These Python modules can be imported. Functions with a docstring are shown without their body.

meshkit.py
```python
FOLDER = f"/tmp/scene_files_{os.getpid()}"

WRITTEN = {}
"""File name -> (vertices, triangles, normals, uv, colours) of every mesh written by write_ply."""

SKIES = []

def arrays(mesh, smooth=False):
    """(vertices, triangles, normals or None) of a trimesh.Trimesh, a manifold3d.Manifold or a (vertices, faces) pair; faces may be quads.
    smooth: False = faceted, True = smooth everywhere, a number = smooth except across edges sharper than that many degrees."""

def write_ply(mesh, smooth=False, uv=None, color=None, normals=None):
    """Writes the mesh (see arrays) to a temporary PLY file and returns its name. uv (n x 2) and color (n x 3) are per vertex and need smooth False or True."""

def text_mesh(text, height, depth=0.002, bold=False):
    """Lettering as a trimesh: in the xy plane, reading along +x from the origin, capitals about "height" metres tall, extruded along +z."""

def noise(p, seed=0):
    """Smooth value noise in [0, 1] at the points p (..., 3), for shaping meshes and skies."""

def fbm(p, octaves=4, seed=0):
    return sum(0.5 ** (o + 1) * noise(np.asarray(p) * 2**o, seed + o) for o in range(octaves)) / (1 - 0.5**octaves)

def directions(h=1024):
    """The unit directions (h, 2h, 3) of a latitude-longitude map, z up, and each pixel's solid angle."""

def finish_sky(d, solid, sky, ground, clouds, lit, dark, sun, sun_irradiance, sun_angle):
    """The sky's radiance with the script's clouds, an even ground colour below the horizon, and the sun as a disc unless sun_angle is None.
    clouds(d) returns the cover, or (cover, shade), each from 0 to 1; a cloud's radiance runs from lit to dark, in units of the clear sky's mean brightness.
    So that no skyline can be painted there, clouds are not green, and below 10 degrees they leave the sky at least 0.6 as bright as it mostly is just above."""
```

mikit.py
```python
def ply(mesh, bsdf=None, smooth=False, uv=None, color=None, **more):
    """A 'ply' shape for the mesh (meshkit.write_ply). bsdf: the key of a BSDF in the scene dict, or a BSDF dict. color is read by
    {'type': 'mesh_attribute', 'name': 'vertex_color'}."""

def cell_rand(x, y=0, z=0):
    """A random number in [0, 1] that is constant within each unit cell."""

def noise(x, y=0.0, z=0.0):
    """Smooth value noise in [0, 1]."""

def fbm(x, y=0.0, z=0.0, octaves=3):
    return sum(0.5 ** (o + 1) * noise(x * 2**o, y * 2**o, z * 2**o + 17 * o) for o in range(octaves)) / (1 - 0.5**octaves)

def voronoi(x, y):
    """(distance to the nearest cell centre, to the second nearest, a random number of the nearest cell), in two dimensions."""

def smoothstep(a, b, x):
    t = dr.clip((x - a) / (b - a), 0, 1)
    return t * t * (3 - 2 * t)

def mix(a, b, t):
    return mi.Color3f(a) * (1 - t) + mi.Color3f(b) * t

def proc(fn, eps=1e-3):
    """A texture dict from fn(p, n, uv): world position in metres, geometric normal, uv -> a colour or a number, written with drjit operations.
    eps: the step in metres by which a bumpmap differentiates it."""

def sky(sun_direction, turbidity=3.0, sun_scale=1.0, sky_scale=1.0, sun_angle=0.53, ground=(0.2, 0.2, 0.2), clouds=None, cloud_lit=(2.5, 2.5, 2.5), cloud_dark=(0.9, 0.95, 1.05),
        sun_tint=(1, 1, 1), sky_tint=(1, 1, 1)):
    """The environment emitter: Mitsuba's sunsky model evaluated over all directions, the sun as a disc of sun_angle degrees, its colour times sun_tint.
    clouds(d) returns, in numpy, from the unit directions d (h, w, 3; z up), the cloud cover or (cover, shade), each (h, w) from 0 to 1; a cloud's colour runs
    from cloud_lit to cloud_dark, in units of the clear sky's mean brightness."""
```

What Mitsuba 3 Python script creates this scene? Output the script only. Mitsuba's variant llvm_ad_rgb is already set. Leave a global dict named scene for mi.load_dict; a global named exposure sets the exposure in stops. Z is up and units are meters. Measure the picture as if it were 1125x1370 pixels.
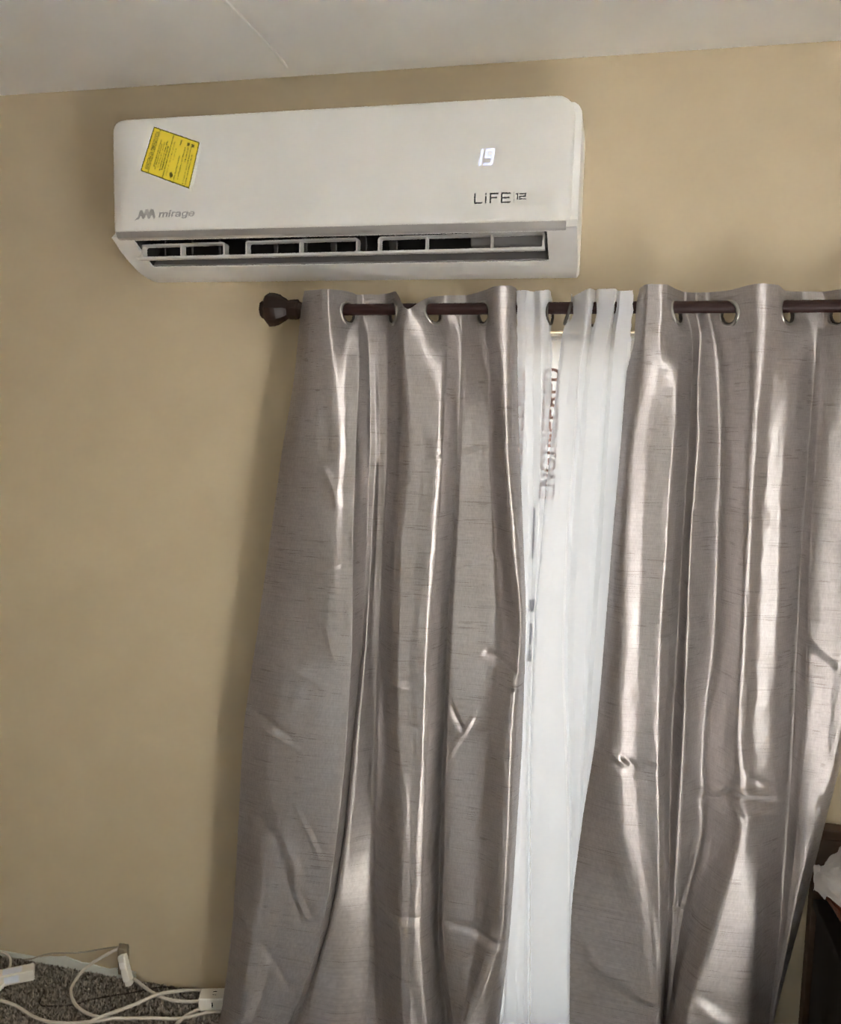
import math, numpy as np, trimesh, mitsuba as mi, drjit as dr, mikit, meshkit
from mikit import proc, noise, fbm, smoothstep, mix, cell_rand
from meshkit import text_mesh
import manifold3d as m3
from shapely.geometry import Polygon, LineString, box as sbox
from shapely import affinity
from scipy.interpolate import PchipInterpolator

T = mi.ScalarTransform4f
rng = np.random.default_rng(7)
scene, labels = {'type': 'scene'}, {}

# ------------------------------------------------------------------ camera, sky, sun, exposure
yaw, pitch, roll = -0.217466, 0.111763, 0.0239714
eye = np.array([0, -1.898135, 1.49973])
fwd = np.array([math.sin(yaw)*math.cos(pitch), math.cos(yaw)*math.cos(pitch), -math.sin(pitch)])
rt = np.array([math.cos(yaw), -math.sin(yaw), 0.0]); up = np.cross(rt, fwd)
up = -math.sin(roll)*rt + math.cos(roll)*up
scene['camera'] = {'type': 'perspective', 'fov': math.degrees(2*math.atan(562.5/1142.58)), 'fov_axis': 'x',
                   'near_clip': 0.02, 'far_clip': 100.0,
                   'to_world': T().look_at(origin=eye.tolist(), target=(eye+fwd).tolist(), up=up.tolist())}
SUN = np.array([.788, -.616, .73])
scene['sky'] = mikit.sky(SUN, turbidity=3.0, sun_scale=8.0, sky_scale=7.0, ground=(0.5, 0.5, 0.48), sky_tint=(1.25, 1.0, .80), sun_tint=(.84, 1.01, 1.41))
exposure = 4.32

# ------------------------------------------------------------------ helpers
def add(key, mesh, bsdf, smooth=False, parent=None, label=None, cat=None, group=None, kind=None, uv=None, color=None):
    k = (parent + '__' if parent else '') + key
    base, n = k, 0
    while k in scene:
        n += 1; k = '%s_%03d' % (base, n)
    scene[k] = mikit.ply(mesh, bsdf, smooth=smooth, uv=uv, color=color)
    tag(k, label, cat, group, kind)
    return k
def tag(k, label=None, cat=None, group=None, kind=None):
    d = {a: b for a, b in (('label', label), ('category', cat), ('group', group), ('kind', kind)) if b}
    if d: labels[k] = d
def bx(x0, x1, y0, y1, z0, z1, r=0.0):
    if r <= 0:
        b = trimesh.creation.box((x1-x0, y1-y0, z1-z0)); b.apply_translation(((x0+x1)/2, (y0+y1)/2, (z0+z1)/2)); return b
    s = m3.Manifold.sphere(r, 16)
    pts = [s.translate((x, y, z)) for x in (x0+r, x1-r) for y in (y0+r, y1-r) for z in (z0+r, z1-r)]
    return tm(m3.Manifold.batch_hull(pts))
def tm(m):
    q = m.to_mesh(); return trimesh.Trimesh(np.array(q.vert_properties[:, :3]), np.array(q.tri_verts), process=False)
def mf(t):
    t = t.copy(); t.merge_vertices()
    return m3.Manifold(m3.Mesh(np.asarray(t.vertices, np.float32), np.asarray(t.faces, np.uint32)))
def cat(*ms): return trimesh.util.concatenate([m for m in ms])
def extx(poly, x0, x1):
    """extrude a polygon given in (y, z) along x"""
    t = trimesh.creation.extrude_polygon(poly, x1-x0, engine='earcut')
    v = t.vertices.copy(); t.vertices = np.stack([v[:, 2]+x0, v[:, 0], v[:, 1]], 1); return t
def exty(poly, y0, y1):
    """extrude a polygon given in (x, z) along y"""
    t = trimesh.creation.extrude_polygon(poly, y1-y0, engine='earcut')
    v = t.vertices.copy(); t.vertices = np.stack([v[:, 0], y1-v[:, 2], v[:, 1]], 1); return t
def smooth_path(pts, n=8):
    pts = np.asarray(pts, float)
    d = np.r_[0, np.cumsum(np.linalg.norm(np.diff(pts, axis=0), axis=1))]
    s = np.linspace(0, d[-1], max(2, n*len(pts)))
    from scipy.interpolate import CubicSpline
    return CubicSpline(d, pts)(s) if len(pts) > 2 else np.array([np.interp(s, d, pts[:, k]) for k in range(3)]).T
def tube(path, r, n=10):
    path = np.asarray(path, float); m = len(path)
    r = np.broadcast_to(r, (m,))
    tg = np.gradient(path, axis=0); tg /= np.linalg.norm(tg, axis=1, keepdims=True)
    ref = np.array([0, 0, 1.0]) if abs(tg[0, 2]) < .9 else np.array([1.0, 0, 0])
    a = np.linspace(0, 2*np.pi, n, endpoint=False); V = []
    for i in range(m):
        u = ref-tg[i]*np.dot(ref, tg[i]); u /= np.linalg.norm(u); ref = u
        w = np.cross(tg[i], u)
        V.append(path[i]+r[i]*(np.cos(a)[:, None]*u+np.sin(a)[:, None]*w))
    V = np.vstack(V+[path[:1], path[-1:]]); F = []
    for i in range(m-1):
        for j in range(n):
            p, q = i*n+j, i*n+(j+1) % n
            F += [[p, q, q+n], [p, q+n, p+n]]
    for j in range(n):
        F.append([m*n, (j+1) % n, j]); F.append([m*n+1, (m-1)*n+j, (m-1)*n+(j+1) % n])
    return trimesh.Trimesh(V, F, process=False)
def lathe(profile, axis='z', n=40):
    t = trimesh.creation.revolve(np.asarray(profile, float), sections=n)
    if axis == 'x':
        v = t.vertices.copy(); t.vertices = np.stack([v[:, 2], v[:, 0], v[:, 1]], 1)
    return t
def ring(center, normal, R, r, n=40, k=12, flat=1.0):
    t = trimesh.creation.torus(R, r, major_sections=n, minor_sections=k)
    t.vertices[:, 2] *= flat
    M = trimesh.geometry.align_vectors([0, 0, 1], normal); t.apply_transform(M); t.apply_translation(center); return t
def grid_faces(nr, nc, keep=None):
    i, j = np.meshgrid(np.arange(nr-1), np.arange(nc-1), indexing='ij')
    a = (i*nc+j).ravel(); q = np.stack([a, a+1, a+nc+1, a+nc], 1)
    if keep is not None: q = q[keep.ravel()]
    return np.vstack([q[:, [0, 2, 1]], q[:, [0, 3, 2]]])
def P(name, color, rough=.5, spec=.5, metal=0.0, **k):
    col = proc(color) if callable(color) else {'type': 'rgb', 'value': list(color)}
    scene[name] = {'type': 'twosided', 'b': {'type': 'principled', 'base_color': col, 'roughness': rough, 'specular': spec, 'metallic': metal, **k}}
def bumped(name, color, fn, scale, rough=.5, spec=.5, eps=1e-3, **k):
    col = proc(color) if callable(color) else {'type': 'rgb', 'value': list(color)}
    scene[name] = {'type': 'twosided', 'b': {'type': 'bumpmap', 't': proc(fn, eps), 'scale': scale,
                   'b': {'type': 'principled', 'base_color': col, 'roughness': rough, 'specular': spec, **k}}}

# ------------------------------------------------------------------ materials
bumped('m_wall', lambda p, n, uv: mix((.420, .348, .232), (.450, .376, .256), fbm(p.x*9, p.y*9, p.z*9, 4)),
       lambda p, n, uv: fbm(p.x*26, p.y*26, p.z*26, 3)*.0034+noise(p.x*150, p.y*150, p.z*150)*.00015, 1.0, .55, .35, 2e-3)
bumped('m_ceiling', lambda p, n, uv: mix((.80, .80, .775), (.85, .85, .825), fbm(p.x*6, p.y*6, p.z*6, 3)),
       lambda p, n, uv: fbm(p.x*30, p.y*30, 0, 3)*.002, 1.0, .7, .25, 2e-3)
P('m_panelling', lambda p, n, uv: mix((.17, .115, .075), (.24, .17, .11), fbm(p.x*14, p.y*14, p.z*2, 3)), .55, .3)
P('m_floor', (.19, .165, .135), .95, .1)
P('m_trim', lambda p, n, uv: mix((.50, .52, .46), (.60, .61, .56), fbm(p.x*30, p.y*30, p.z*60, 3)), .6, .3)
P('m_white_gloss', (.87, .865, .825), .16, .5, clearcoat=.6, clearcoat_gloss=.95)
P('m_white_plastic', (.84, .835, .81), .38, .45)
P('m_silver', (.55, .54, .52), .32, .6, .75)
P('m_louver', (.62, .61, .59), .4, .5)
P('m_cavity', (.025, .025, .024), .5, .4)
P('m_vane', (.13, .127, .122), .5, .4)
P('m_lip', (.16, .155, .15), .5, .4)
P('m_black_print', (.02, .02, .02), .5, .3)
P('m_grey_print', (.36, .355, .34), .4, .5)
P('m_yellow', (.74, .60, .045), .45, .4)
P('m_label_ink', (.11, .09, .012), .6, .2)
P('m_label_white', (.90, .89, .85), .5, .3)
P('m_rod', (.020, .008, .007), .42, .22)
P('m_bronze', (.014, .007, .005), .42, .25)
P('m_nickel', (.40, .385, .36), .18, .5, 1.0)
P('m_dark_ring', (.06, .055, .05), .35, .5, .6)
P('m_cable', (.50, .465, .40), .5, .35)
P('m_wire', (.30, .275, .22), .5, .3)
P('m_plug', (.74, .72, .66), .4, .45)
P('m_label_blue', (.72, .76, .84), .4, .4)
P('m_slot', (.03, .03, .03), .6, .2)
P('m_dark_cord', (.03, .022, .016), .6, .2)
P('m_outlet', (.20, .165, .11), .6, .3)
P('m_pink_print', (.33, .21, .18), .6, .2)
P('m_steel_print', (.10, .10, .13), .6, .2)
P('m_dark_wood', lambda p, n, uv: mix((.030, .017, .010), (.055, .032, .018), fbm(p.x*5, p.y*60, p.z*60, 3)), .5, .35)
P('m_black_wood', lambda p, n, uv: mix((.006, .005, .005), (.012, .010, .009), fbm(p.x*50, p.y*50, p.z*6, 3)), .5, .3)
P('m_bowl', lambda p, n, uv: mix((.075, .022, .010), (.13, .045, .02), fbm(p.x*40, p.y*40, p.z*90, 3)), .35, .5)
P('m_sheet', (.74, .73, .71), .85, .2)
P('m_blanket', (.62, .61, .60), .9, .2)
P('m_window_white', (.75, .75, .73), .4, .4)
scene['m_pane'] = {'type': 'thindielectric', 'int_ior': 1.5, 'ext_ior': 1.0}
scene['m_wrap'] = {'type': 'principledthin', 'base_color': {'type': 'rgb', 'value': [.54, .51, .475]}, 'roughness': .6, 'spec_trans': 0.0, 'diff_trans': .15, 'eta': 1.4}
scene['m_bag'] = {'type': 'principledthin', 'base_color': {'type': 'rgb', 'value': [.42, .40, .385]}, 'roughness': .25, 'spec_trans': 0.0, 'diff_trans': .5, 'eta': 1.45}
scene['m_display'] = {'type': 'twosided', 'b': {'type': 'diffuse', 'reflectance': {'type': 'rgb', 'value': [.7, .7, .7]}}}
def thin_cloth(col, dt):
    return {'type': 'principledthin', 'base_color': {'type': 'rgb', 'value': col}, 'roughness': .55, 'spec_trans': 0.0, 'diff_trans': dt, 'eta': 1.35}
scene['m_sheer'] = {'type': 'mask', 'opacity': .42, 'b': thin_cloth([.73, .745, .78], .75)}    # open voile weave
scene['m_sheer_hem'] = {'type': 'mask', 'opacity': .62, 'b': thin_cloth([.80, .81, .83], .6)}
def slub(p, n, uv):
    u, v = uv.y, uv.x
    th = smoothstep(.66, .90, noise(u*42, v*620, 3.0))*smoothstep(.40, .80, noise(u*18, v*80, 8.0))
    fine = noise(u*60, v*900, 1.0)*.5+noise(u*900, v*160, 5.0)*.5
    base = mix((.338, .312, .303), (.456, .426, .416), fine)
    return mix(base, (.20, .178, .168), th*.55)
scene['m_satin'] = {'type': 'twosided', 'b': {'type': 'principled', 'base_color': proc(slub), 'roughness': .45, 'metallic': .76, 'specular': .6,
                    'anisotropic': .85, 'sheen': .15}}

# ------------------------------------------------------------------ the room
H, XL, XR, YB = 2.25, -2.7, 1.95, -4.3
WX0, WX1, WZ0, WZ1 = -.40, .30, .01, 1.690        # window opening behind the curtains
def wall_with_hole(x0, x1, z0, z1, hx0, hx1, hz0, hz1, y0, y1):
    return cat(bx(x0, hx0, y0, y1, z0, z1), bx(hx1, x1, y0, y1, z0, z1), bx(hx0, hx1, y0, y1, z0, hz0), bx(hx0, hx1, y0, y1, hz1, z1))
add('wall_back', tm(mf(bx(XL-.15, XR+.15, 0, .14, 0, H))-mf(bx(WX0, WX1, -.1, .3, WZ0, WZ1))), 'm_wall', kind='structure', label='tan painted wall with the air conditioner and curtains')
add('wall_left', bx(XL-.14, XL, YB, 0, 0, H), 'm_panelling', kind='structure')
FX0, FX1, FZ0, FZ1 = -1.2, -.8, 1.1, 1.8           # window in the wall behind the camera
add('wall_front', tm(mf(bx(XL-.14, XR+.14, YB-.14, YB, 0, H))-mf(bx(FX0, FX1, YB-.3, YB+.1, FZ0, FZ1))), 'm_wall', kind='structure')
RY0, RY1, RZ0, RZ1 = -2.95, -2.15, .02, 1.98        # tall glazed door in the right wall
add('wall_right', tm(mf(bx(XR, XR+.14, YB, 0, 0, H))-mf(bx(XR-.1, XR+.3, RY0, RY1, RZ0, RZ1))), 'm_panelling', kind='structure')
add('ceiling', bx(XL-.14, XR+.14, YB-.14, .14, H, H+.12), 'm_ceiling', kind='structure', label='white painted ceiling with a faint seam')
seam = tube(smooth_path([(-.733, -.42, H), (-.730, -.29, H), (-.727, -.18, H), (-.732, -.05, H)], 8), .0045, 8); seam.vertices[:, 2] = H+(seam.vertices[:, 2]-H)*.35
add('seam', seam, 'm_ceiling', True, 'ceiling')
add('floor', bx(XL-.14, XR+.14, YB-.14, .14, -.1, 0), 'm_floor', kind='structure', label='grey-brown carpeted floor')
# carpet pile: little leaning tufts
def pile(x0, x1, y0, y1, step):
    nx, ny = int((x1-x0)/step), int((y1-y0)/step)
    gx, gy = np.meshgrid(np.arange(nx), np.arange(ny)); n = nx*ny
    c = np.stack([x0+(gx.ravel()+rng.random(n))*step, y0+(gy.ravel()+rng.random(n))*step, np.zeros(n)], 1)
    a0 = rng.random(n)*6.28; r = step*(.55+.4*rng.random(n)); h = .004+.006*rng.random(n)
    V = np.zeros((n, 4, 3))
    for k in range(3):
        V[:, k, 0] = c[:, 0]+r*np.cos(a0+k*2.094); V[:, k, 1] = c[:, 1]+r*np.sin(a0+k*2.094)
    V[:, 3] = c+np.stack([(rng.random(n)-.5)*.006, (rng.random(n)-.5)*.006, h], 1)
    F = np.array([[0, 1, 3], [1, 2, 3], [2, 0, 3]])[None]+(np.arange(n)*4)[:, None, None]
    t = rng.random((n, 1))**1.4; cl = (1-t)*np.array([.055, .045, .032])+t*np.array([.42, .375, .315])
    return trimesh.Trimesh(V.reshape(-1, 3), F.reshape(-1, 3), process=False), np.repeat(cl, 4, axis=0)
scene['m_pile'] = {'type': 'twosided', 'b': {'type': 'principled', 'base_color': {'type': 'mesh_attribute', 'name': 'vertex_color'}, 'roughness': .95, 'specular': .1}}
pm, pc = pile(-1.9, -.55, -.62, 0, .0042)
add('carpet_pile', pm, 'm_pile', False, 'floor', label='mottled grey-brown carpet pile', kind='stuff', color=pc)
# pale unpainted strip along the foot of the wall
xs = np.linspace(XL, -1.158, 60); tz = .024+.010*np.clip((-xs-1.2)*3, -.6, .3)+.004*np.sin(xs*31)+.003*np.sin(xs*77)
tz[xs < -1.43] = .017
add('trim_1', exty(Polygon(list(zip(xs, tz))+[(xs[-1], -.001), (xs[0], -.001)]), -.005, .001), 'm_trim', kind='structure', label='pale unpainted strip along the foot of the wall')

# window behind the curtains: frame, pane, printed house wrap hung over it
fr = cat(bx(WX0, WX1, .06, .11, WZ0, WZ0+.03), bx(WX0, WX1, .06, .11, WZ1-.045, WZ1), bx(WX0, WX0+.045, .06, .11, WZ0+.045, WZ1-.045), bx(WX1-.045, WX1, .06, .11, WZ0+.045, WZ1-.045))
scene['window_1__frame'] = mikit.ply(fr, 'm_window_white'); tag('window_1', 'white framed window behind the curtains', kind='structure')
add('pane', bx(WX0+.045, WX1-.045, .084, .0845, WZ0+.045, WZ1-.045), 'm_pane', parent='window_1')
nx_, nz_ = 60, 60
gx, gz = np.meshgrid(np.linspace(WX0+.002, WX1-.002, nx_), np.linspace(WZ1-.0015, WZ0+.002, nz_))
gy = .030+.004*(meshkit.fbm(np.stack([gx*9, gz*5, gx*0], -1), 3, 4)-.5)
add('window_cover', trimesh.Trimesh(np.stack([gx, gy, gz], -1).reshape(-1, 3), grid_faces(nz_, nx_), process=False), 'm_wrap', True,
    label='white plastic sheet printed with reddish letters, covering the window behind the sheers', cat='plastic sheet')
def upright_text(txt, h, x, z, y, mat, key, parent, **k):
    """lettering that reads from bottom to top on a sheet facing -y; x = right edge (baseline), z = bottom"""
    t = text_mesh(txt, h, .0006, True); v = t.vertices.copy()
    t.vertices = np.stack([x-v[:, 1], y-v[:, 2], z+v[:, 0]], 1)
    return add(key, t, mat, parent=parent, **k)
for dx in (0, -.075):
    upright_text('ENGINEERED', .0335, -.1195+dx, 1.318, .0262, 'm_pink_print', 'lettering', 'window_cover', label='reddish vertical letters reading ENGINEERED')
for x0, x1, z0, z1 in ((-.166, -.160, 1.185, 1.300), (-.166, -.153, 1.062, 1.090), (-.163, -.157, .985, 1.035), (-.166, -.156, .945, .972)):
    add('grey_mark', bx(x0, x1, .0256, .0264, z0, z1), 'm_steel_print', parent='window_cover', label='grey printed mark')
add('tension_rod', tube([(WX0+.001, .012, 1.6755), (WX1-.001, .012, 1.6755)], .0042, 14), 'm_window_white', True, label='thin white tension rod across the top of the window, behind the sheers', cat='curtain rod')

# glazed door in the right wall (outside the frame)
fr = cat(bx(XR+.05, XR+.1, RY0, RY1, RZ0, RZ0+.04), bx(XR+.05, XR+.1, RY0, RY1, RZ1-.04, RZ1), bx(XR+.05, XR+.1, RY0, RY0+.04, RZ0+.04, RZ1-.04), bx(XR+.05, XR+.1, RY1-.04, RY1, RZ0+.04, RZ1-.04), bx(XR+.04, XR+.11, -2.52, -2.36, RZ0+.04, RZ1-.04))
scene['door_1__frame'] = mikit.ply(fr, 'm_window_white'); tag('door_1', 'white framed tall glazed door', kind='structure')
add('pane', bx(XR+.075, XR+.0755, RY0+.04, RY1-.04, RZ0+.04, RZ1-.04), 'm_pane', parent='door_1')

fr = cat(bx(FX0, FX1, YB-.1, YB-.05, FZ0, FZ0+.04), bx(FX0, FX1, YB-.1, YB-.05, FZ1-.04, FZ1), *[bx(x-.02, x+.02, YB-.1, YB-.05, FZ0+.04, FZ1-.04) for x in (FX0+.02, (FX0+FX1)/2, FX1-.02)])
scene['window_2__frame'] = mikit.ply(fr, 'm_window_white'); tag('window_2', 'white framed window behind the camera', kind='structure')
add('pane', bx(FX0+.04, FX1-.04, YB-.0755, YB-.075, FZ0+.04, FZ1-.04), 'm_pane', parent='window_2')

# low bed by that door (outside the frame): its sunlit blanket lights the room from below
bd = bx(.06, 1.60, -3.05, -.70, .06, .26, .05); bd = bd.subdivide_to_size(.06)
bd.vertices[:, 2] += np.where(bd.vertices[:, 2] > .2, .012*(meshkit.fbm(bd.vertices*7, 3, 3)-.5), 0)
scene['bed__mattress'] = mikit.ply(bd, 'm_blanket', smooth=40); tag('bed', 'low bed with a pale grey blanket by the glazed door', 'bed')
add('bed_base', bx(.08, 1.58, -3.03, -.74, .0, .058), 'm_dark_wood', parent='bed')
add('bed_pillow', bx(.32, .9, -3.02, -2.68, .268, .38, .05), 'm_sheet', 40, label='white pillow lying at the end of the bed', cat='pillow')

# ------------------------------------------------------------------ air conditioner
AX0, AX1 = -1.074, -.094
ac = 'air_conditioner'
tag(ac, 'white split air conditioner mounted high on the tan wall above the curtains', 'air conditioner')
prof = Polygon([(0, 2.088), (-.06, 2.102), (-.172, 2.102), (-.172, 1.884), (-.193, 1.867), (-.156, 1.8425), (-.12, 1.8255), (-.089, 1.813), (-.047, 1.8035), (-.02, 1.8015), (0, 1.8015)])
body = mf(extx(prof, AX0, AX1+.010))
rr = Polygon([(AX0, 1.79), (AX1+.010, 1.79), (AX1+.010, 2.105), (AX0, 2.105)]).buffer(-.028).buffer(.028, quad_segs=10)
body = body ^ mf(exty(rr.union(sbox(AX0, 1.9, AX0+.05, 2.08)).union(sbox(AX0, 1.80, AX0+.03, 1.9)), -.25, .05))
A, B, C, D = np.array([-.1835, 1.8625]), np.array([-.1035, 1.8195]), np.array([-.115, 1.945]), np.array([-.05, 1.885])
nn = np.array([-.473, -.881]); SX0, SX1 = -1.0275, -.1415
hole = Polygon([A, A+nn*.03, B+nn*.03, B, D, C])
body = body - mf(extx(hole, SX0, SX1))
add('casing', tm(body), 'm_white_plastic', 35, ac)
liner = LineString([A+(.002, .002), C, D, B+(.003, .003)]).buffer(.0015, cap_style='flat')
ends = Polygon([A, C, D, B])
lin = cat(extx(liner, SX0+.0005, SX1-.0005), extx(ends.buffer(-.002), SX0+.0005, SX0+.002), extx(ends.buffer(-.002), SX1-.002, SX1-.0005))
add('air_outlet', lin, 'm_cavity', parent=ac, label='dark air outlet cavity')
lipn = np.array([D-B])[0]; lipn = lipn/np.linalg.norm(lipn)
lip = Polygon([B+(.001, .001), B+lipn*.03+(.001, .001), B+lipn*.03+(-.001, .004), B+(-.0015, .004)])
add('outlet_floor', extx(lip, SX0+.003, SX1-.003), 'm_lip', parent=ac)
add('trim_strip', extx(Polygon([(-.2, 1.8765), (-.1965, 1.8700), (-.1930, 1.8650), (-.1830, 1.8610), (-.1815, 1.8640), (-.181, 1.8775)]), AX0+.014, AX1-.011), 'm_silver', parent=ac, label='silver trim strip under the front panel')
# front panel: rounded rectangle with softly rolled ends
def rrect(x0, x1, z0, z1, rads, s, nc=10, ne=60):
    pts = []
    cs = [(x0, z0, 180, rads[0]), (x1, z0, 270, rads[1]), (x1, z1, 0, rads[2]), (x0, z1, 90, rads[3])]
    for i, (cx, cz, a0, r) in enumerate(cs):
        r2 = max(r-s, .0005); sx = 1 if cx == x0 else -1; sz = 1 if cz == z0 else -1
        ox, oz = cx+sx*(s+r2), cz+sz*(s+r2)
        for a in np.radians(np.linspace(a0, a0+90, nc)): pts.append((ox+r2*math.cos(a), oz+r2*math.sin(a)))
        n = cs[(i+1) % 4]; r3 = max(n[3]-s, .0005); tx = 1 if n[0] == x0 else -1; tz = 1 if n[1] == z0 else -1
        qx, qz = n[0]+tx*(s+r3), n[1]+tz*(s+r3); b = math.radians(n[2]); e = (qx+r3*math.cos(b), qz+r3*math.sin(b)); st = pts[-1]
        m = ne if i in (0, 2) else 14
        for f in np.linspace(0, 1, m+2)[1:-1]: pts.append((st[0]+(e[0]-st[0])*f, st[1]+(e[1]-st[1])*f))
    return np.array(pts)
def front_y(x, z):
    l = np.clip(1-(x-AX0)/.055, 0, 1); r = np.clip(1-(AX1-x)/.05, 0, 1); t = np.clip(1-(2.1095-z)/.03, 0, 1)
    return -.2+.016*l**2.2+.010*r**2.2+.006*t**2
rads = (.010, .022, .034, .020); rings = []
for s, dy in ((0, .030), (0, .006), (.0006, .0035), (.002, .0016), (.0045, .0004), (.007, 0), (.015, 0), (.025, 0), (.04, 0), (.055, 0), (.075, 0), (.095, 0), (.1145, 0)):
    q = rrect(AX0, AX1-.003, 1.8755, 2.1095, rads, s); rings.append(np.stack([q[:, 0], front_y(q[:, 0], q[:, 1])+dy, q[:, 1]], 1))
e = rings[-1].copy(); e[:, 2] = 1.9925; rings.append(e)
n = len(rings[0]); V = np.vstack(rings); F = []
for k in range(len(rings)-1):
    for j in range(n):
        a, b = k*n+j, k*n+(j+1) % n
        F += [[a, b, b+n], [a, b+n, a+n]]
half = n//2
add('front_panel', trimesh.Trimesh(V, F, process=False), 'm_white_gloss', 35, ac, label='glossy white front panel')
# louver frame
LY0, LY1 = -.1535, -.1335
def bar(x0, x1, z0, z1, y0=LY0, y1=LY1): return bx(x0, x1, y0, y1, z0, z1, .0012)
def zb(x): return 1.8315+(x+1.03)*.0065
def zt(x): return 1.8570+(x+1.03)*.0105
def louver(x0, x1, divs):
    g = []
    out = Polygon([(x0, zb(x0)-.003), (x1, zb(x1)-.003), (x1, zt(x1)+.002), (x0, zt(x0)+.002)])
    o2 = Polygon([(x0, zb(x0)-.02), (x1, zb(x1)-.02), (x1, zt(x1)+.002), (x0, zt(x0)+.002)]).buffer(-.007).buffer(.007, quad_segs=6)
    inn = out.buffer(-.0042, join_style='mitre').buffer(-.004).buffer(.004, quad_segs=6)
    g.append(exty((o2 & out)-inn, LY0, LY1))
    for d in divs: g.append(exty(sbox(d-.002, zb(d)-.001, d+.002, zt(d)), LY0+.001, LY1))
    return cat(*g)
for x0, x1, dv in ((-1.028, -.829, (-.932,)), (-.782, -.532, (-.659,)), (-.489, -.148, (-.387, -.2535))):
    k = add('louver', louver(x0, x1, dv), 'm_louver', False, ac, label='pale grey louver frame')
add('louver_bar', exty(Polygon([(-1.036, zb(-1.036)-.0045), (-.147, zb(-.147)-.0045), (-.147, zb(-.147)+.0005), (-1.036, zb(-1.036)+.0005)]), LY0-.002, LY1-.004), 'm_louver', False, ac, label='long pale grey louver bar')
vane_poly = Polygon([(-.128, 1.838), (-.118, 1.832), (-.085, 1.842), (-.07, 1.875), (-.085, 1.895), (-.122, 1.872), (-.131, 1.853)]).buffer(-.005).buffer(.005)
for x in np.arange(-1.0, -.42, .066):
    v = extx(vane_poly, x, x+.003); v.vertices[:, 0] += (v.vertices[:, 1]+.1)*-.55
    add('vane', v, 'm_vane', False, ac)
add('motor_cover', bx(-.30, -.145, -.13, -.09, 1.846, 1.90, .004), 'm_lip', 30, ac, label='dark grey cover at the right end of the outlet')
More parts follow.
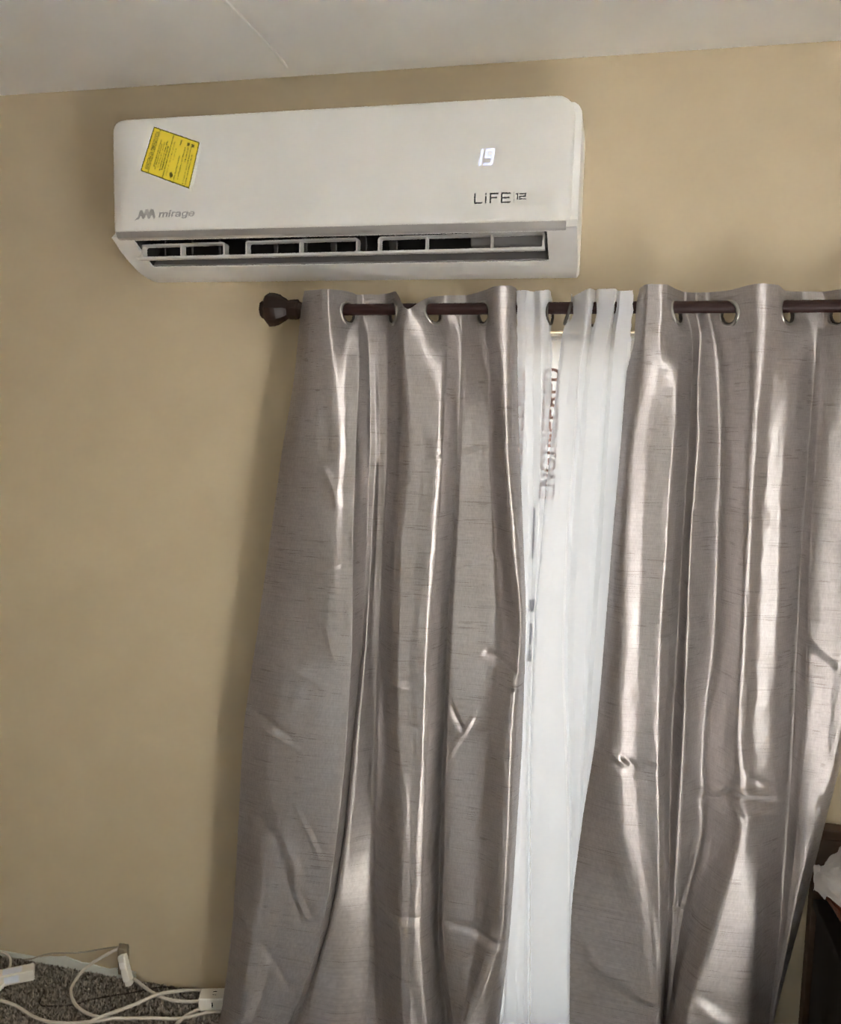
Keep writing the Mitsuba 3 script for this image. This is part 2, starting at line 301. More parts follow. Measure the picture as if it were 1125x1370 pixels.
# lettering
def strokes(polys, y): return cat(*[exty(Polygon(q), y, y+.0012) for q in polys])
def R4(x0, z0, x1, z1): return [(x0, z0), (x1, z0), (x1, z1), (x0, z1)]
YP = -.2006; w = .0027; z0, z1 = 1.9128, 1.9322
add('letter', strokes([R4(-.2832, z0, -.2832+w, z1), R4(-.2832, z0, -.2672, z0+w)], YP), 'm_black_print', parent=ac, label='black letter L')
add('letter', strokes([R4(-.2618, z0, -.2618+w, z1-.0055), R4(-.2618, z1-.003, -.2618+w, z1)], YP), 'm_black_print', parent=ac, label='black letter i')
add('letter', strokes([R4(-.2528, z0, -.2528+w, z1), R4(-.2528, z1-w, -.2360, z1), R4(-.2528, z0+.009, -.2385, z0+.009+w)], YP), 'm_black_print', parent=ac, label='black letter F')
add('letter', strokes([R4(-.2310, z0, -.2310+w, z1), R4(-.2310, z1-w, -.2125, z1), R4(-.2310, z0, -.2125, z0+w), R4(-.2310, z0+.0084, -.2140, z0+.0084+w)], YP), 'm_black_print', parent=ac, label='black letter E')
add('divider_line', strokes([R4(-.2063, z0, -.2056, z1+.001)], YP), 'm_grey_print', parent=ac)
a0, a1, w2 = 1.9182, 1.9300, .0021
add('letter', strokes([R4(-.2000, a0, -.2000+w2, a1), R4(-.2024, a1-w2, -.2000, a1)], YP), 'm_black_print', parent=ac, label='black digit 1')
mz = (a0+a1)/2
add('letter', strokes([R4(-.1962, a1-w2, -.1828, a1), R4(-.1828-w2, mz, -.1828, a1), R4(-.1962, mz-w2/2, -.1828, mz+w2/2), R4(-.1962, a0, -.1962+w2, mz), R4(-.1962, a0, -.1822, a0+w2)], YP), 'm_black_print', parent=ac, label='black digit 2')
def panel_text(txt, h, x, z, mat, key, shear=0.0, stretch=1.0, bold=True, **k):
    t = text_mesh(txt, h, .0008, bold); v = t.vertices.copy()
    t.vertices = np.stack([x+v[:, 0]*stretch+v[:, 1]*shear, -.1999-v[:, 2], z+v[:, 1]], 1); return add(key, t, mat, parent=ac, **k)
t_ = text_mesh('mirage', .0125, .0008, True); wid = t_.bounds[1][0]
panel_text('mirage', .0125, -.9598, 1.9052, 'm_grey_print', 'logo_text', .30, .083/wid, label='grey slanted lettering')
wave = [(-1.0125, 1.9005), (-1.0060, 1.9060), (-1.0005, 1.9190), (-.9965, 1.9200), (-.9925, 1.9110), (-.9870, 1.9210), (-.9830, 1.9215), (-.9800, 1.9140), (-.9755, 1.9220), (-.9700, 1.9200), (-.9660, 1.9060), (-.9690, 1.9020), (-.9730, 1.9130), (-.9790, 1.9030), (-.9825, 1.9030), (-.9860, 1.9125), (-.9925, 1.9025), (-.9960, 1.9035), (-.9985, 1.9115), (-1.0040, 1.9030)]
add('logo_mark', exty(Polygon(wave).buffer(.0012).buffer(-.0006), -.2006, -.1994), 'm_grey_print', parent=ac, label='grey wave shaped emblem')
# temperature display
scene['m_led'] = {'type': 'diffuse', 'reflectance': {'type': 'rgb', 'value': [.5, .5, .5]}}
def seg_digit(x, z, w, h, segs, t=.0036):
    S = {'a': R4(0, h-t, w, h), 'b': R4(w-t, h/2, w, h), 'c': R4(w-t, 0, w, h/2), 'd': R4(0, 0, w, t), 'e': R4(0, 0, t, h/2), 'f': R4(0, h/2, t, h), 'g': R4(0, h/2-t/2, w, h/2+t/2)}
    from shapely import union_all
    u = union_all([Polygon(S[s]).buffer(.0008) for s in segs]); u = affinity.skew(u, xs=9, origin=(0, 0)); return exty(affinity.translate(u, x, z), -.2007, -.1995)
for x, wd, sg, nm in ((-.2768, .0042, 'bc', 'digit 1'), (-.2668, .0165, 'abcdfg', 'digit 9')):
    k = add('display_digit', seg_digit(x, 1.9845, wd, .030, sg), 'm_led', parent=ac, label='glowing bluish white '+nm)
    scene[k]['emitter'] = {'type': 'area', 'radiance': {'type': 'rgb', 'value': [.026, .030, .046]}}
# energy label stuck near the left end
c4 = np.array([(-.9649, 2.0881), (-.8613, 2.052), (-.8856, 1.960), (-.9973, 2.0003)])
def lab_pt(u, v):   # u 0..1 along the top edge, v 0..1 down
    return (1-u)*(1-v)*c4[0]+u*(1-v)*c4[1]+u*v*c4[2]+(1-u)*v*c4[3]
def lab_quad(u0, v0, u1, v1): return [tuple(lab_pt(*q)) for q in ((u0, v0), (u0, v1), (u1, v1), (u1, v0))]
def flat_at(poly, off, thick=.0004):
    t = exty(Polygon(poly) if not hasattr(poly, 'geom_type') else poly, 0, thick); t = t.subdivide_to_size(.02)
    t.vertices[:, 1] += front_y(t.vertices[:, 0], t.vertices[:, 2])-off-thick; return t
lb = add('energy_label', flat_at(lab_quad(-.115, -.025, 1.05, 1.03), .0008, .0016), 'm_label_white', parent=ac, label='tilted yellow energy label with white margins')
add('yellow_sheet', flat_at(lab_quad(0, 0, 1, 1), .0026), 'm_yellow', parent=lb, label='yellow printed area')
ink = [lab_quad(0, 0, 1, .022), lab_quad(0, .978, 1, 1), lab_quad(0, 0, .018, 1), lab_quad(.985, 0, 1, 1), lab_quad(.145, .02, .155, .98), lab_quad(.44, .03, .452, .98)]
r2 = np.random.default_rng(3)
def text_row(u, v0, v1, wd):
    v = v0
    while v < v1:
        l = .012+.03*r2.random(); ink.append(lab_quad(u, v, u+wd, min(v+l, v1))); v += l+.012
for u, a, b, wd in ((.215, .22, .82, .02), (.255, .30, .86, .016), (.30, .24, .80, .012), (.345, .20, .86, .018), (.385, .3, .82, .022), (.50, .16, .9, .008), (.56, .3, .55, .008), (.62, .08, .2, .02), (.66, .4, .95, .014), (.73, .2, .9, .014), (.79, .18, .5, .016), (.85, .1, .95, .012), (.90, .3, .95, .014)):
    text_row(u, a, b, wd)
for u in (.76, .86): ink.append(lab_quad(u, .09, u+.05, .15))
drop = [tuple(lab_pt(u, v)) for u, v in ((.585, .80), (.62, .83), (.635, .87), (.60, .93), (.565, .87), (.56, .83))]
ink.append(drop)
add('print', cat(*[flat_at(q, .0031, .0002) for q in ink if Polygon(q).area > 1e-9]), 'm_label_ink', parent=lb, label='rows of small dark print')
t = text_mesh('EFICIENCIA ENERGETICA', .0065, .0004, True); v = t.vertices.copy(); L = v[:, 0].max()
ex = (lab_pt(0, .06)-lab_pt(0, .94)); ln = np.linalg.norm(ex); ex /= ln; ey = np.array([-ex[1], ex[0]])
pp = lab_pt(.128, .92)[None]+v[:, :1]*(ln/L*.96)*ex+v[:, 1:2]*ey
t.vertices = np.stack([pp[:, 0], front_y(pp[:, 0], pp[:, 1])-.0031-v[:, 2], pp[:, 1]], 1)
add('lettering', t, 'm_label_ink', parent=lb, label='dark heading lettering')

# ------------------------------------------------------------------ curtain rod
RZ, RY = 1.7265, -.085
rod = 'curtain_rod'; tag(rod, 'dark brown metal curtain rod carrying the curtains', 'curtain rod')
add('pole', tube([(-.70, RY, RZ-.001), (.66, RY, RZ+.004)], .0122, 28), 'm_rod', 40, rod)
def finial(x, s):
    f = lathe([(0, -.067), (.019, -.067), (.0195, -.057), (.030, -.055), (.037, -.050), (.036, -.036), (.033, -.026), (.024, -.010), (.0185, -.004), (.0215, -.002), (.022, .018), (.016, .021), (.014, .030), (0, .030)], 'x', 8)
    f.vertices[:, 0] *= s; f.vertices += (x, RY, RZ)
    if s < 0: f.invert()
    return f
add('finial', finial(-.705, 1), 'm_bronze', False, rod, label='faceted dark finial')
add('finial', finial(.67, -1), 'm_bronze', False, rod, label='faceted dark finial')
for x in (-.665, .63):
    add('bracket', cat(bx(x-.008, x+.008, -.10, 0, RZ-.020, RZ-.0125, .002), bx(x-.014, x+.014, -.006, .001, RZ-.045, RZ+.02, .002), bx(x-.008, x+.008, -.103, -.098, RZ-.02, RZ+.002, .002)), 'm_bronze', False, rod)

# ------------------------------------------------------------------ curtains: fold lines (x, y, z) from the top edge down
LEFT = [
 [(-0.666,-0.105,1.764),(-0.673,-0.105,1.726),(-0.679,-0.105,1.667),(-0.687,-0.105,1.586),(-0.714,-0.105,1.421),(-0.742,-0.105,1.218),(-0.774,-0.105,0.99),(-0.807,-0.105,0.755),(-0.82,-0.105,0.534),(-0.835,-0.105,0.286),(-0.873,-0.105,0.007),(-0.892,-0.105,0.012)],
 [(-0.635,-0.13,1.762),(-0.64,-0.13,1.723),(-0.644,-0.13,1.664),(-0.647,-0.13,1.585),(-0.663,-0.13,1.423),(-0.673,-0.13,1.225),(-0.684,-0.13,1.004),(-0.715,-0.13,0.774),(-0.732,-0.13,0.557),(-0.759,-0.13,0.313),(-0.81,-0.13,0.038),(-0.836,-0.13,0.012)],
 [(-0.601,-0.14,1.762),(-0.599,-0.14,1.721),(-0.595,-0.14,1.664),(-0.586,-0.14,1.585),(-0.574,-0.14,1.426),(-0.584,-0.137,1.231),(-0.58,-0.135,1.013),(-0.624,-0.132,0.785),(-0.641,-0.13,0.569),(-0.686,-0.125,0.322),(-0.769,-0.115,0.035),(-0.81,-0.115,0.012)],
 [(-0.574,-0.085,1.765),(-0.574,-0.085,1.728),(-0.568,-0.105,1.667),(-0.561,-0.125,1.586),(-0.556,-0.132,1.427),(-0.562,-0.131,1.231),(-0.56,-0.132,1.014),(-0.589,-0.131,0.788),(-0.605,-0.13,0.574),(-0.644,-0.125,0.329),(-0.732,-0.115,0.042),(-0.776,-0.115,0.012)],
 [(-0.561,-0.055,1.762),(-0.561,-0.055,1.732),(-0.547,-0.085,1.669),(-0.535,-0.12,1.587),(-0.538,-0.13,1.427),(-0.542,-0.13,1.232),(-0.539,-0.13,1.015),(-0.548,-0.127,0.791),(-0.565,-0.125,0.577),(-0.598,-0.125,0.336),(-0.686,-0.12,0.054),(-0.73,-0.12,0.012)],
 [(-0.544,-0.045,1.764),(-0.543,-0.045,1.733),(-0.537,-0.05,1.672),(-0.531,-0.055,1.59),(-0.526,-0.055,1.425),(-0.528,-0.055,1.223),(-0.536,-0.055,0.997),(-0.553,-0.06,0.766),(-0.567,-0.067,0.549),(-0.599,-0.08,0.309),(-0.679,-0.1,0.041),(-0.719,-0.1,0.012)],
 [(-0.53,-0.045,1.764),(-0.529,-0.045,1.733),(-0.526,-0.047,1.673),(-0.52,-0.05,1.591),(-0.515,-0.052,1.425),(-0.517,-0.063,1.224),(-0.524,-0.067,1.001),(-0.539,-0.075,0.773),(-0.553,-0.085,0.559),(-0.583,-0.095,0.321),(-0.656,-0.115,0.056),(-0.693,-0.115,0.012)],
 [(-0.518,-0.045,1.763),(-0.518,-0.045,1.733),(-0.515,-0.045,1.673),(-0.511,-0.045,1.591),(-0.506,-0.047,1.426),(-0.51,-0.05,1.223),(-0.518,-0.052,0.998),(-0.526,-0.06,0.769),(-0.534,-0.07,0.555),(-0.553,-0.085,0.319),(-0.584,-0.12,0.073),(-0.599,-0.12,0.012)],
 [(-0.503,-0.045,1.765),(-0.502,-0.045,1.733),(-0.499,-0.045,1.673),(-0.496,-0.045,1.591),(-0.493,-0.045,1.426),(-0.497,-0.045,1.223),(-0.504,-0.045,0.997),(-0.508,-0.045,0.765),(-0.508,-0.05,0.548),(-0.505,-0.065,0.315),(-0.5,-0.095,0.071),(-0.497,-0.095,0.012)],
 [(-0.47,-0.085,1.764),(-0.47,-0.085,1.728),(-0.47,-0.085,1.669),(-0.47,-0.085,1.59),(-0.47,-0.085,1.428),(-0.478,-0.085,1.229),(-0.481,-0.085,1.009),(-0.485,-0.085,0.782),(-0.484,-0.085,0.568),(-0.48,-0.085,0.331),(-0.46,-0.095,0.079),(-0.45,-0.095,0.012)],
 [(-0.426,-0.135,1.721),(-0.426,-0.135,1.721),(-0.433,-0.135,1.665),(-0.425,-0.135,1.587),(-0.415,-0.135,1.431),(-0.428,-0.135,1.239),(-0.43,-0.135,1.025),(-0.426,-0.135,0.807),(-0.409,-0.135,0.602),(-0.411,-0.135,0.372),(-0.401,-0.13,0.116),(-0.396,-0.13,0.012)],
 [(-0.406,-0.115,1.738),(-0.405,-0.115,1.724),(-0.398,-0.125,1.666),(-0.39,-0.131,1.588),(-0.388,-0.132,1.432),(-0.398,-0.131,1.24),(-0.406,-0.131,1.026),(-0.401,-0.131,0.808),(-0.395,-0.131,0.602),(-0.396,-0.131,0.372),(-0.387,-0.131,0.119),(-0.383,-0.131,0.012)],
 [(-0.388,-0.085,1.752),(-0.388,-0.085,1.727),(-0.361,-0.09,1.669),(-0.356,-0.12,1.589),(-0.36,-0.133,1.433),(-0.367,-0.133,1.242),(-0.376,-0.133,1.029),(-0.376,-0.13,0.81),(-0.381,-0.13,0.603),(-0.383,-0.13,0.373),(-0.374,-0.125,0.117),(-0.369,-0.125,0.012)],
 [(-0.376,-0.067,1.756),(-0.375,-0.067,1.73),(-0.353,-0.079,1.67),(-0.347,-0.109,1.59),(-0.347,-0.126,1.433),(-0.355,-0.127,1.242),(-0.364,-0.127,1.029),(-0.366,-0.124,0.809),(-0.369,-0.124,0.602),(-0.37,-0.124,0.372),(-0.356,-0.12,0.117),(-0.349,-0.12,0.012)],
 [(-0.36,-0.055,1.759),(-0.359,-0.055,1.731),(-0.346,-0.065,1.672),(-0.34,-0.085,1.591),(-0.341,-0.1,1.432),(-0.344,-0.1,1.239),(-0.35,-0.1,1.023),(-0.352,-0.1,0.802),(-0.355,-0.1,0.592),(-0.354,-0.1,0.36),(-0.334,-0.1,0.106),(-0.324,-0.1,0.012)],
 [(-0.335,-0.05,1.76),(-0.334,-0.05,1.732),(-0.328,-0.05,1.673),(-0.326,-0.055,1.593),(-0.328,-0.055,1.431),(-0.332,-0.055,1.233),(-0.338,-0.055,1.013),(-0.34,-0.055,0.787),(-0.341,-0.055,0.573),(-0.34,-0.055,0.335),(-0.308,-0.065,0.085),(-0.292,-0.065,0.012)],
 [(-0.322,-0.05,1.76),(-0.321,-0.05,1.732),(-0.317,-0.053,1.673),(-0.315,-0.061,1.593),(-0.316,-0.069,1.432),(-0.318,-0.077,1.237),(-0.322,-0.087,1.022),(-0.324,-0.095,0.803),(-0.323,-0.101,0.597),(-0.321,-0.105,0.368),(-0.288,-0.115,0.126),(-0.271,-0.115,0.012)],
 [(-0.275,-0.085,1.765),(-0.274,-0.085,1.727),(-0.273,-0.08,1.67),(-0.265,-0.073,1.593),(-0.259,-0.067,1.434),(-0.244,-0.07,1.24),(-0.231,-0.085,1.029),(-0.242,-0.103,0.815),(-0.244,-0.107,0.61),(-0.243,-0.113,0.385),(-0.273,-0.13,0.14),(-0.288,-0.13,0.012)],
 [(-0.238,-0.13,1.767),(-0.236,-0.13,1.721),(-0.231,-0.13,1.666),(-0.224,-0.13,1.59),(-0.212,-0.13,1.437),(-0.192,-0.13,1.251),(-0.169,-0.13,1.045),(-0.183,-0.13,0.831),(-0.183,-0.13,0.629),(-0.184,-0.135,0.408),(-0.248,-0.145,0.156),(-0.28,-0.145,0.012)],
 [(-0.218,-0.12,1.769),(-0.216,-0.12,1.722),(-0.213,-0.12,1.667),(-0.208,-0.12,1.591),(-0.2,-0.12,1.438),(-0.18,-0.12,1.25),(-0.163,-0.12,1.043),(-0.17,-0.12,0.829),(-0.171,-0.12,0.626),(-0.172,-0.12,0.401),(-0.213,-0.13,0.151),(-0.233,-0.13,0.012)],
 [(-0.207,-0.09,1.764),(-0.206,-0.09,1.726),(-0.202,-0.09,1.67),(-0.199,-0.09,1.593),(-0.189,-0.09,1.437),(-0.174,-0.09,1.247),(-0.161,-0.09,1.036),(-0.16,-0.09,0.819),(-0.164,-0.09,0.613),(-0.17,-0.09,0.383),(-0.187,-0.09,0.127),(-0.196,-0.09,0.012)]]
RIGHT = [
 [(0.04,-0.105,1.763),(0.035,-0.105,1.723),(0.035,-0.105,1.669),(0.023,-0.105,1.595),(0.018,-0.105,1.444),(0.011,-0.105,1.259),(0.005,-0.105,1.053),(-0.003,-0.105,0.841),(-0.023,-0.105,0.638),(-0.037,-0.105,0.413),(-0.03,-0.105,0.168),(-0.026,-0.105,0.012)],
 [(0.056,-0.135,1.767),(0.056,-0.135,1.72),(0.056,-0.135,1.666),(0.058,-0.135,1.594),(0.044,-0.135,1.446),(0.039,-0.135,1.264),(0.044,-0.135,1.063),(0.044,-0.135,0.857),(0.062,-0.135,0.664),(0.11,-0.125,0.449),(0.141,-0.115,0.208),(0.156,-0.115,0.012)],
 [(0.073,-0.137,1.766),(0.076,-0.137,1.719),(0.079,-0.135,1.666),(0.083,-0.13,1.594),(0.073,-0.131,1.446),(0.071,-0.131,1.265),(0.075,-0.131,1.065),(0.077,-0.131,0.859),(0.094,-0.131,0.666),(0.128,-0.125,0.452),(0.154,-0.115,0.21),(0.167,-0.115,0.012)],
 [(0.091,-0.13,1.766),(0.093,-0.13,1.72),(0.123,-0.09,1.671),(0.12,-0.12,1.595),(0.117,-0.135,1.448),(0.113,-0.135,1.268),(0.113,-0.135,1.069),(0.118,-0.135,0.865),(0.131,-0.135,0.673),(0.146,-0.125,0.455),(0.163,-0.11,0.208),(0.172,-0.11,0.012)],
 [(0.109,-0.085,1.765),(0.111,-0.085,1.726),(0.137,-0.075,1.672),(0.135,-0.095,1.597),(0.133,-0.115,1.448),(0.131,-0.12,1.267),(0.132,-0.12,1.067),(0.134,-0.12,0.861),(0.144,-0.12,0.668),(0.159,-0.105,0.445),(0.168,-0.095,0.198),(0.173,-0.095,0.012)],
 [(0.133,-0.05,1.763),(0.135,-0.05,1.73),(0.149,-0.06,1.674),(0.153,-0.067,1.598),(0.153,-0.07,1.447),(0.153,-0.07,1.262),(0.154,-0.07,1.056),(0.155,-0.065,0.843),(0.161,-0.065,0.643),(0.17,-0.065,0.422),(0.171,-0.075,0.184),(0.172,-0.075,0.012)],
 [(0.15,-0.065,1.76),(0.152,-0.065,1.728),(0.162,-0.085,1.671),(0.162,-0.097,1.597),(0.167,-0.105,1.449),(0.165,-0.107,1.267),(0.169,-0.11,1.067),(0.173,-0.11,0.862),(0.175,-0.1,0.662),(0.178,-0.075,0.43),(0.173,-0.105,0.206),(0.17,-0.105,0.012)],
 [(0.177,-0.045,1.763),(0.179,-0.045,1.73),(0.192,-0.055,1.674),(0.204,-0.063,1.599),(0.216,-0.065,1.449),(0.222,-0.065,1.265),(0.227,-0.065,1.061),(0.219,-0.06,0.848),(0.226,-0.06,0.65),(0.197,-0.07,0.43),(0.177,-0.115,0.214),(0.167,-0.115,0.012)],
 [(0.211,-0.085,1.761),(0.214,-0.085,1.725),(0.227,-0.095,1.671),(0.233,-0.1,1.598),(0.24,-0.1,1.451),(0.245,-0.1,1.271),(0.252,-0.097,1.071),(0.249,-0.09,0.862),(0.251,-0.095,0.67),(0.212,-0.115,0.459),(0.182,-0.135,0.23),(0.167,-0.135,0.012)],
 [(0.26,-0.135,1.766),(0.263,-0.135,1.719),(0.267,-0.135,1.667),(0.267,-0.135,1.596),(0.267,-0.135,1.453),(0.271,-0.135,1.277),(0.275,-0.135,1.082),(0.277,-0.135,0.882),(0.296,-0.145,0.699),(0.266,-0.16,0.495),(0.213,-0.175,0.266),(0.186,-0.175,0.012)],
 [(0.295,-0.12,1.765),(0.298,-0.12,1.721),(0.301,-0.12,1.668),(0.301,-0.12,1.597),(0.299,-0.12,1.453),(0.3,-0.12,1.276),(0.304,-0.12,1.081),(0.311,-0.12,0.88),(0.33,-0.13,0.697),(0.331,-0.15,0.499),(0.328,-0.165,0.28),(0.327,-0.165,0.012)],
 [(0.317,-0.085,1.759),(0.319,-0.085,1.725),(0.333,-0.095,1.671),(0.334,-0.105,1.599),(0.329,-0.112,1.454),(0.334,-0.112,1.277),(0.342,-0.11,1.081),(0.347,-0.107,0.879),(0.363,-0.105,0.689),(0.355,-0.115,0.482),(0.355,-0.135,0.263),(0.355,-0.135,0.012)],
 [(0.365,-0.055,1.762),(0.367,-0.055,1.728),(0.381,-0.065,1.674),(0.383,-0.065,1.601),(0.383,-0.065,1.454),(0.384,-0.065,1.274),(0.388,-0.065,1.074),(0.394,-0.065,0.869),(0.397,-0.065,0.675),(0.395,-0.075,0.464),(0.385,-0.085,0.232),(0.38,-0.085,0.012)],
 [(0.389,-0.055,1.761),(0.392,-0.055,1.728),(0.392,-0.075,1.673),(0.393,-0.088,1.6),(0.392,-0.098,1.455),(0.394,-0.101,1.279),(0.401,-0.105,1.085),(0.408,-0.11,0.887),(0.408,-0.107,0.696),(0.4,-0.103,0.482),(0.387,-0.095,0.239),(0.381,-0.095,0.012)],
 [(0.415,-0.085,1.761),(0.417,-0.085,1.725),(0.424,-0.105,1.67),(0.427,-0.115,1.599),(0.435,-0.115,1.457),(0.446,-0.115,1.284),(0.451,-0.115,1.091),(0.446,-0.115,0.892),(0.434,-0.115,0.703),(0.409,-0.115,0.49),(0.39,-0.095,0.24),(0.381,-0.095,0.012)],
 [(0.457,-0.13,1.76),(0.46,-0.13,1.719),(0.465,-0.13,1.668),(0.472,-0.12,1.6),(0.476,-0.12,1.459),(0.476,-0.12,1.286),(0.474,-0.12,1.094),(0.466,-0.12,0.897),(0.451,-0.105,0.701),(0.424,-0.1,0.484),(0.392,-0.09,0.237),(0.376,-0.09,0.012)],
 [(0.502,-0.085,1.759),(0.504,-0.085,1.724),(0.506,-0.085,1.672),(0.507,-0.085,1.602),(0.509,-0.085,1.459),(0.505,-0.085,1.283),(0.499,-0.085,1.087),(0.491,-0.085,0.886),(0.464,-0.085,0.693),(0.432,-0.085,0.476),(0.395,-0.085,0.234),(0.377,-0.085,0.012)]]
SHEER_LEFT = [
 [(-0.205,-0.105,1.76),(-0.204,-0.105,1.724),(-0.2,-0.105,1.668),(-0.201,-0.075,1.593),(-0.195,-0.075,1.436),(-0.187,-0.075,1.244),(-0.18,-0.075,1.03),(-0.179,-0.075,0.811),(-0.178,-0.075,0.604),(-0.177,-0.075,0.373),(-0.181,-0.075,0.117),(-0.183,-0.075,0.012)],
 [(-0.188,-0.11,1.761),(-0.187,-0.11,1.724),(-0.183,-0.11,1.668),(-0.183,-0.095,1.593),(-0.174,-0.095,1.438),(-0.162,-0.095,1.248),(-0.161,-0.08,1.033),(-0.161,-0.08,0.815),(-0.159,-0.08,0.608),(-0.156,-0.08,0.379),(-0.15,-0.08,0.126),(-0.147,-0.08,0.012)],
 [(-0.172,-0.103,1.759),(-0.17,-0.103,1.724),(-0.168,-0.101,1.669),(-0.167,-0.085,1.593),(-0.162,-0.075,1.437),(-0.155,-0.07,1.245),(-0.154,-0.065,1.03),(-0.154,-0.065,0.81),(-0.147,-0.065,0.603),(-0.141,-0.065,0.373),(-0.134,-0.065,0.118),(-0.131,-0.065,0.012)],
 [(-0.154,-0.115,1.759),(-0.153,-0.115,1.723),(-0.15,-0.115,1.667),(-0.148,-0.105,1.593),(-0.144,-0.1,1.439),(-0.142,-0.095,1.249),(-0.146,-0.08,1.034),(-0.147,-0.08,0.816),(-0.141,-0.08,0.611),(-0.133,-0.08,0.383),(-0.125,-0.08,0.131),(-0.121,-0.08,0.012)],
 [(-0.141,-0.095,1.763),(-0.139,-0.095,1.725),(-0.136,-0.09,1.67),(-0.134,-0.075,1.594),(-0.134,-0.075,1.438),(-0.136,-0.075,1.247),(-0.142,-0.065,1.031),(-0.142,-0.065,0.811),(-0.138,-0.065,0.604),(-0.13,-0.065,0.374),(-0.121,-0.065,0.121),(-0.116,-0.065,0.012)],
 [(-0.137,-0.055,1.762),(-0.136,-0.055,1.73),(-0.134,-0.055,1.673),(-0.13,-0.055,1.595),(-0.132,-0.055,1.438),(-0.136,-0.05,1.243),(-0.144,-0.05,1.027),(-0.143,-0.05,0.806),(-0.138,-0.055,0.599),(-0.131,-0.055,0.368),(-0.122,-0.055,0.113),(-0.117,-0.055,0.012)]]
SHEER_RIGHT = [
 [(-0.096,-0.055,1.762),(-0.097,-0.055,1.73),(-0.099,-0.055,1.673),(-0.11,-0.055,1.596),(-0.121,-0.055,1.438),(-0.133,-0.05,1.243),(-0.14,-0.05,1.027),(-0.14,-0.05,0.806),(-0.135,-0.055,0.6),(-0.128,-0.055,0.369),(-0.118,-0.055,0.114),(-0.113,-0.055,0.012)],
 [(-0.091,-0.085,1.75),(-0.096,-0.085,1.726),(-0.111,-0.075,1.671),(-0.117,-0.073,1.595),(-0.126,-0.073,1.438),(-0.137,-0.073,1.246),(-0.145,-0.073,1.033),(-0.143,-0.073,0.814),(-0.135,-0.073,0.608),(-0.125,-0.073,0.38),(-0.115,-0.073,0.128),(-0.11,-0.073,0.012)],
 [(-0.073,-0.115,1.756),(-0.075,-0.115,1.723),(-0.081,-0.115,1.668),(-0.089,-0.095,1.594),(-0.098,-0.095,1.44),(-0.106,-0.095,1.251),(-0.107,-0.095,1.041),(-0.103,-0.095,0.827),(-0.093,-0.095,0.624),(-0.081,-0.095,0.4),(-0.069,-0.095,0.153),(-0.063,-0.095,0.012)],
 [(-0.058,-0.13,1.76),(-0.058,-0.13,1.721),(-0.063,-0.13,1.666),(-0.072,-0.115,1.593),(-0.074,-0.1,1.441),(-0.081,-0.097,1.253),(-0.08,-0.097,1.044),(-0.066,-0.097,0.831),(-0.051,-0.097,0.631),(-0.04,-0.097,0.408),(-0.031,-0.097,0.161),(-0.026,-0.097,0.012)],
 [(-0.046,-0.085,1.763),(-0.046,-0.085,1.726),(-0.053,-0.08,1.671),(-0.06,-0.07,1.596),(-0.067,-0.07,1.44),(-0.073,-0.07,1.249),(-0.072,-0.07,1.038),(-0.059,-0.07,0.822),(-0.046,-0.07,0.619),(-0.034,-0.07,0.393),(-0.024,-0.07,0.143),(-0.019,-0.07,0.012)],
 [(-0.04,-0.115,1.761),(-0.039,-0.115,1.722),(-0.044,-0.115,1.668),(-0.05,-0.095,1.594),(-0.054,-0.09,1.441),(-0.058,-0.085,1.252),(-0.058,-0.085,1.043),(-0.048,-0.085,0.829),(-0.037,-0.085,0.627),(-0.026,-0.085,0.403),(-0.015,-0.085,0.156),(-0.009,-0.085,0.012)],
 [(-0.007,-0.125,1.76),(-0.01,-0.125,1.721),(-0.018,-0.125,1.667),(-0.023,-0.105,1.594),(-0.027,-0.095,1.442),(-0.032,-0.09,1.254),(-0.035,-0.09,1.046),(-0.033,-0.09,0.832),(-0.029,-0.09,0.63),(-0.019,-0.09,0.407),(-0.009,-0.09,0.161),(-0.004,-0.09,0.012)],
 [(-0.003,-0.085,1.762),(-0.006,-0.085,1.726),(-0.011,-0.08,1.671),(-0.014,-0.07,1.596),(-0.016,-0.07,1.442),(-0.02,-0.07,1.252),(-0.024,-0.07,1.042),(-0.026,-0.07,0.826),(-0.023,-0.07,0.622),(-0.015,-0.07,0.396),(-0.004,-0.07,0.147),(0.001,-0.07,0.012)],
 [(0.003,-0.115,1.757),(0.002,-0.115,1.722),(-0.003,-0.115,1.668),(-0.005,-0.095,1.595),(-0.007,-0.09,1.443),(-0.009,-0.085,1.255),(-0.012,-0.085,1.046),(-0.016,-0.085,0.832),(-0.017,-0.085,0.63),(-0.01,-0.085,0.406),(0.001,-0.085,0.159),(0.006,-0.085,0.012)],
 [(0.029,-0.105,1.76),(0.028,-0.105,1.723),(0.028,-0.105,1.669),(0.027,-0.09,1.596),(0.024,-0.085,1.443),(0.018,-0.085,1.256),(0.013,-0.085,1.048),(0.004,-0.085,0.834),(-0.009,-0.085,0.631),(-0.005,-0.085,0.406),(0.006,-0.085,0.16),(0.011,-0.085,0.012)]]
